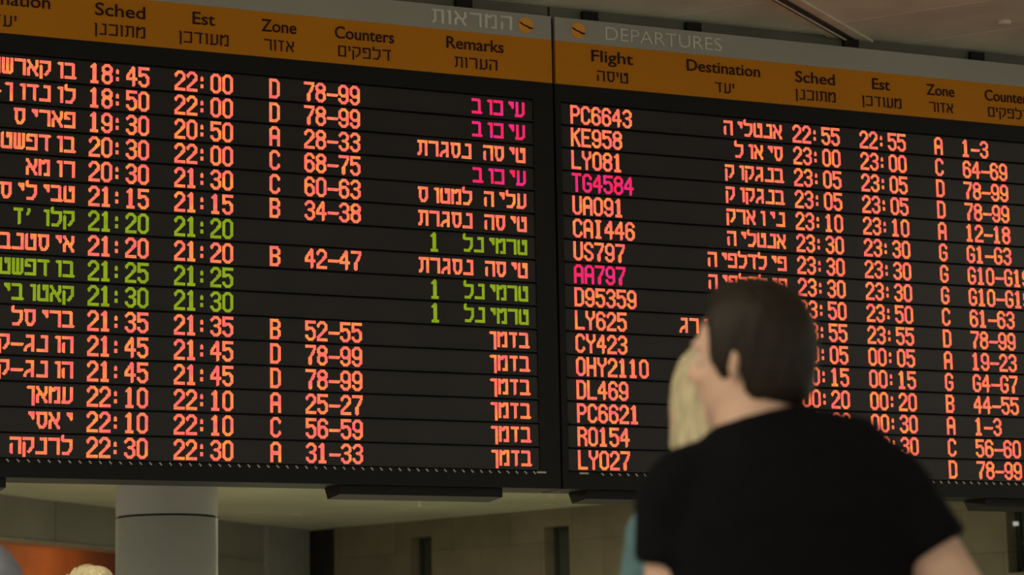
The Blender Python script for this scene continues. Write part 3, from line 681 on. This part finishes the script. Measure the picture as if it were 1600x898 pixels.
def hair_mesh(style, thick):
    """closed cap of hair; away from the hairline it dips under the skin"""
    bm = bmesh.new(); seg = 64; zs = [0.121, 0.116, 0.107, 0.094, 0.08, 0.065, 0.05, 0.035, 0.02, 0.005, -0.01, -0.025, -0.04, -0.055, -0.068, -0.08, -0.09]
    if style == 'bob': zs = zs[:15] + [-0.077, -0.084, -0.089]
    rings = []
    for z in zs:
        ring = []
        for k in range(seg):
            az = 2 * PI * k / seg                      # 0 = front
            ca, sa = math.cos(az), math.sin(az)
            if z >= 0.02: q = math.sqrt(max(0.0, 1 - ((z - 0.02) / 0.1015) ** 2))
            else: q = math.sqrt(max(0.0, 1 - ((z - 0.02) / 0.150) ** 2))
            front = (1 + ca) / 2
            if style == 'bob':
                if z < 0.0: q = max(q, 0.97 - 5.0 * max(0, -0.060 - z))
                line = 0.065 if front > 0.80 else (-0.17 if front < 0.70 else 0.065 - 0.235 * sst((0.80 - front) / 0.10))
                tk = thick * (1.0 + 0.5 * sst(-z / 0.1))
            else:
                side = sst((0.47 - front) / 0.10)       # behind the ear
                fr_ = sst((front - 0.66) / 0.14); line = 0.088 * fr_ - 0.030 * (1 - fr_)
                line = line * (1 - side) + (-0.080) * side
                tk = thick
            h = sst((z - line) / (0.034 if front < 0.5 else 0.018) + 0.5)
            wig = 0.0012 * math.sin(az * 13 + z * 60 + 2 * math.sin(az * 3)) + 0.0010 * math.sin(az * 22 - z * 90 + 3 * math.sin(az * 5))
            r_ = (tk + wig) * h - 0.012 * (1 - h)
            a, b = 0.0765 * q + r_, 0.0965 * q + r_
            if q < 0.2: a = max(a, 0.002); b = max(b, 0.002)
            ring.append(bm.verts.new((a * sa, b * ca - 0.006, z + (thick * 0.9 if z > 0.1 else thick * 0.9 * max(0, z) / 0.1))))
        rings.append(ring)
    bm.faces.new(rings[0]); bm.faces.new(rings[-1][::-1])
    for a, b in zip(rings, rings[1:]):
        for k in range(seg): bm.faces.new((a[k], b[k], b[(k + 1) % seg], a[(k + 1) % seg]))
    bmesh.ops.recalc_face_normals(bm, faces=bm.faces[:])
    return bm
M['eye'] = mat('eye_white', (0.7, 0.68, 0.64), 0.2)
M['iris'] = mat('dark_iris', (0.05, 0.03, 0.02), 0.2)
M['shoe'] = mat('dark_shoe_leather', (0.03, 0.025, 0.02), 0.4)

def person(pos, rz, H, skin, hairm, style, shirtm, legm, yaw, lean=(0, 0), narrow=1.0, la=None, ra=None, sleeve=0.52, thick=0.012, tilt=0.0, label='', neck_up=0.0):
    S = H / 1.787
    root = empty('person', (pos[0], pos[1], 0), rz)
    hx, hy = lean
    HC = Vector((hx, 0.012 + hy, 1.660))
    HM = Matrix.Translation(HC) @ Matrix.Rotation(yaw, 4, 'Z') @ Matrix.Rotation(tilt, 4, 'X')
    sh = 0.172 * narrow
    la = la or [(-sh, 0, 1.425), (-sh - .045, 0, 1.17), (-sh - .05, .09, .93)]
    ra = ra or [(sh, 0, 1.425), (sh + .045, 0, 1.17), (sh + .05, .09, .93)]
    def torso(bm, grow, z0, z1):
        L = [(z, a * narrow, b) for z, a, b in TORSO if z0 <= z <= z1]
        tube(bm, [(hx * sst((z - 1.40) / 0.2), 0.0, z) for z, a, b in L], [(a + grow, b + grow) for z, a, b in L], 32, False)
    def arm(bm, A, grow, frac=None):
        s, e, w = [Vector(p) for p in A]
        tube(bm, [(s.x * .45, 0, 1.488), (s.x * .93, s.y, 1.452)], [.046 + grow, .056 + grow], 18)
        if frac is None:
            tube(bm, [s, s.lerp(e, .35), s.lerp(e, .85), e, e.lerp(w, .25), e.lerp(w, .75), w], [.058, .054, .047, .043, .045, .032, .026], 18)
        else:
            c = s.lerp(e, frac); inn_ = s + (s - e).normalized() * 0.01
            tube(bm, [inn_, s.lerp(e, frac * .5), c], [.060 + grow, .058 + grow, .055 + grow * 1.3], 22, False); ball(bm, s, .062 + grow, 20)
    legs = [(x, [(x * .093, 0, .86), (x * .098, .005, .50), (x * .10, -.01, .09)]) for x in (-1, 1)]
    bm = bmesh.new()
    torso(bm, 0, .8, 1.6)
    tube(bm, [(hx * .5, -.006, 1.50), (hx * .9, -.004, 1.57), (hx, hy, 1.62)], [.062, .057, .058], 24)
    hv = []
    hv += ball(bm, (0, -.006, .02), (.0755, .0955, .099), 32)          # cranium
    hv += ball(bm, (0, .030, -.045), (.058, .060, .070), 24)           # face and jaw
    hv += ball(bm, (0, .066, -.088), (.024, .020, .022), 16)           # chin
    hv += tube(bm, [(0, .092, .018), (0, .107, -.018), (0, .101, -.024)], [.008, .0125, .012], 12)   # nose
    for x in (-1, 1):
        hv += ball(bm, (x * .013, .095, -.026), (.008, .010, .008), 12)   # nostril wings
        hv += ball(bm, (x * .036, .062, -.030), (.022, .020, .018), 14)   # cheekbone
        hv += ball(bm, (x * .030, .080, .026), (.024, .010, .008), 14)    # brow
        hv += tube(bm, [(x * .074, -.004, .000), (x * .084, -.013, .003), (x * .087, -.017, -.012), (x * .079, -.007, -.037)], [.007, .008, .008, .006], 10)  # ear
        hv += ball(bm, (x * .078, -.008, -.016), (.006, .013, .021), 12)
    hv += ball(bm, (0, .088, -.052), (.020, .008, .006), 14)           # lips
    hv += ball(bm, (0, .086, -.062), (.017, .008, .006), 14)
    for v in hv: v.co = HM @ v.co
    arm(bm, la, 0); arm(bm, ra, 0)
    for A, sx in ((la, -1), (ra, 1)):                                  # hands: palm, four fingers, thumb
        e, w_ = Vector(A[1]), Vector(A[2]); d = (w_ - e).normalized()
        x = Vector((0, 1, 0)); x = (x - d * x.dot(d)).normalized(); n = d.cross(x) * sx
        tube(bm, [w_, w_ + d * .045, w_ + d * .085], [(.026, .018), (.038, .014), (.038, .012)] if abs(d.x) >= .85 else [(.018, .026), (.014, .038), (.012, .038)], 16)
        for q, (o_, l_) in enumerate(((.030, .070), (.010, .080), (-.010, .075), (-.030, .060))):
            b0 = w_ + d * .080 + x * o_; b1 = b0 + d * l_ * .5 + n * .006; b2 = b1 + d * l_ * .42 + n * .022
            tube(bm, [b0, b1, b2], [.0095, .0088, .0075], 10)
        b0 = w_ + d * .025 + x * .028; b1 = b0 + d * .030 + x * .030 + n * .008; b2 = b1 + d * .030 + x * .006 + n * .008
        tube(bm, [b0, b1, b2], [.012, .011, .009], 10)
    for x, L in legs:
        tube(bm, L, [.078, .052, .036], 20)
        tube(bm, [(x * .10, -.05, .045), (x * .105, .05, .035), (x * .11, .15, .025)], [(.032, .034), (.038, .026), (.036, .018)], 14)
    me = fuse(bm, 0.0075, 3)
    body = link('body', me, [skin, M['lip_' + skin.name]], root)
    lc = HM @ Vector((0, .094, -.057)); 
    for p in me.polygons:
        dv = p.center - lc
        if dv.length < .024 and abs(dv.z) < .0105: p.material_index = 1
    # eyes
    for x in (-1, 1):
        bm = bmesh.new(); ball(bm, (0, 0, 0), .0115, 16)
        for f in bm.faces:
            if f.calc_center_median().y > .0095: f.material_index = 1
        for v in bm.verts: v.co = HM @ (v.co + Vector((x * .031, .0700, .008)))
        obj('eye', bm, [M['eye'], M['iris']], root, True)
    bm = hair_mesh(style, thick)
    for v in bm.verts: v.co = HM @ v.co
    if style == 'tousled':                             # loose locks swept across the crown
        for q in range(70):
            a = random.uniform(-1.25, 1.25); y0 = random.uniform(-.07, .07); pts = []
            for k in range(5):
                an = a + (k - 2) * .17; r0 = thick + random.uniform(.001, .008)
                pts.append(HM @ Vector(((.0765 + r0) * math.sin(an), (y0 + .012 * k) * (1 if abs(an) < 1.2 else .9), .02 + (.1015 + r0 * .9) * math.cos(an) * math.sqrt(max(.05, 1 - (y0 / .11) ** 2)))))
            tube(bm, pts, [.0022, .0042, .0046, .0035, .0012], 8)
    obj('hair', bm, hairm, root, True)
    # shirt
    bm = bmesh.new(); torso(bm, .013, .92, 1.57)
    arm(bm, la, .013, sleeve); arm(bm, ra, .013, sleeve)
    link('shirt', fuse(bm, 0.009, 6), shirtm, root)
    # trousers, shoes
    bm = bmesh.new(); torso(bm, .010, .80, 1.02)
    for x, L in legs: tube(bm, L, [.092, .072, .062], 20)
    link('trousers', fuse(bm, 0.012, 4), legm, root)
    for x in (-1, 1):
        bm = bmesh.new(); tube(bm, [(x * .10, -.06, .045), (x * .105, .05, .042), (x * .11, .16, .034)], [(.040, .042), (.046, .038), (.042, .030)], 18)
        for v in bm.verts: v.co.z = max(v.co.z, 0.0)
        obj('shoe', bm, M['shoe'], root, True)
    root.scale = (S, S, S)
    tag(root, label, 'person')
    return root
M['skin'] = skin_mat('fair_skin', (0.66, 0.44, 0.32))
M['lip_fair_skin'] = mat('lips', (0.42, 0.17, 0.14), 0.45)
M['hair_dark'] = hair_mat('dark_brown_hair', (0.019, 0.0135, 0.009))
M['hair_blond'] = hair_mat('pale_blond_hair', (0.60, 0.52, 0.33))
M['hair_grey'] = hair_mat('grey_hair', (0.25, 0.24, 0.23))
M['black_cloth'] = mat('black_jersey', (0.0035, 0.0035, 0.0045), 0.9, scale=40, amt=0.2, bump=0.2, spec=0.1)
M['teal_cloth'] = mat('teal_jersey', (0.085, 0.17, 0.19), 0.85, scale=40, amt=0.15, bump=0.2)
M['grey_cloth'] = mat('blue_grey_cloth', (0.23, 0.24, 0.28), 0.85, scale=40, amt=0.15, bump=0.2)
M['white_cloth'] = mat('cream_jersey', (0.55, 0.50, 0.40), 0.85, scale=40, amt=0.1, bump=0.2)
M['denim'] = mat('dark_denim', (0.03, 0.04, 0.07), 0.85, scale=30, amt=0.2)
AWAY = math.atan2(-FH.x, FH.y)
def stand(px, dist): p = pt(px, 800, dist); return (p.x, p.y)
person(stand(1230, 4.2), AWAY, 1.787, M['skin'], M['hair_dark'], 'short', M['black_cloth'], M['denim'], math.radians(58), (-.049, .0), 1.0,
       la=[(-.172, 0, 1.425), (-.188, .01, 1.16), (-.20, .12, .93)], ra=[(.170, 0, 1.425), (.318, -.03, 1.18), (.215, .06, 1.03)], sleeve=.36, thick=.012,
       label='man with short dark hair in a black T-shirt, seen from behind, head turned left')
person(stand(1154, 4.8), AWAY + .1, 1.765, M['skin'], M['hair_blond'], 'bob', M['teal_cloth'], M['denim'], 0.0, (-.03, 0), 0.82, thick=.014, sleeve=.9,
       label='person with pale blond bob and teal top just beyond the man in black')
person(stand(146, 10.0), AWAY + .5, 1.672, M['skin'], M['hair_blond'], 'tousled', M['white_cloth'], M['denim'], 0.2, (0, 0), 0.9, thick=.020, sleeve=.9,
       label='person whose brightly lit blond hair shows in front of the terracotta wall')
person(stand(-120, 6.0), AWAY - .2, 1.772, M['skin'], M['hair_grey'], 'short', M['grey_cloth'], M['denim'], 0.1, (0, 0), 1.0, thick=.012, sleeve=.9,
       label='person in blue-grey top whose shoulder enters at the left edge')
# narrow spot added out of view to brighten the blond hair
q = pt(120, 878, 9.9)
sp = bpy.data.lights.new('hair_spot', 'SPOT'); sp.energy = 300; sp.spot_size = 0.22; sp.spot_blend = 0.6; sp.shadow_soft_size = 0.06; sp.color = (1.0, 0.90, 0.62)
so = bpy.data.objects.new('hair_spot', sp); C.objects.link(so); so.location = (q.x - 1.2, q.y - 1.0, 4.6)
so.rotation_euler = (Vector((q.x, q.y, 1.66)) - Vector(so.location)).to_track_quat('-Z', 'Y').to_euler()
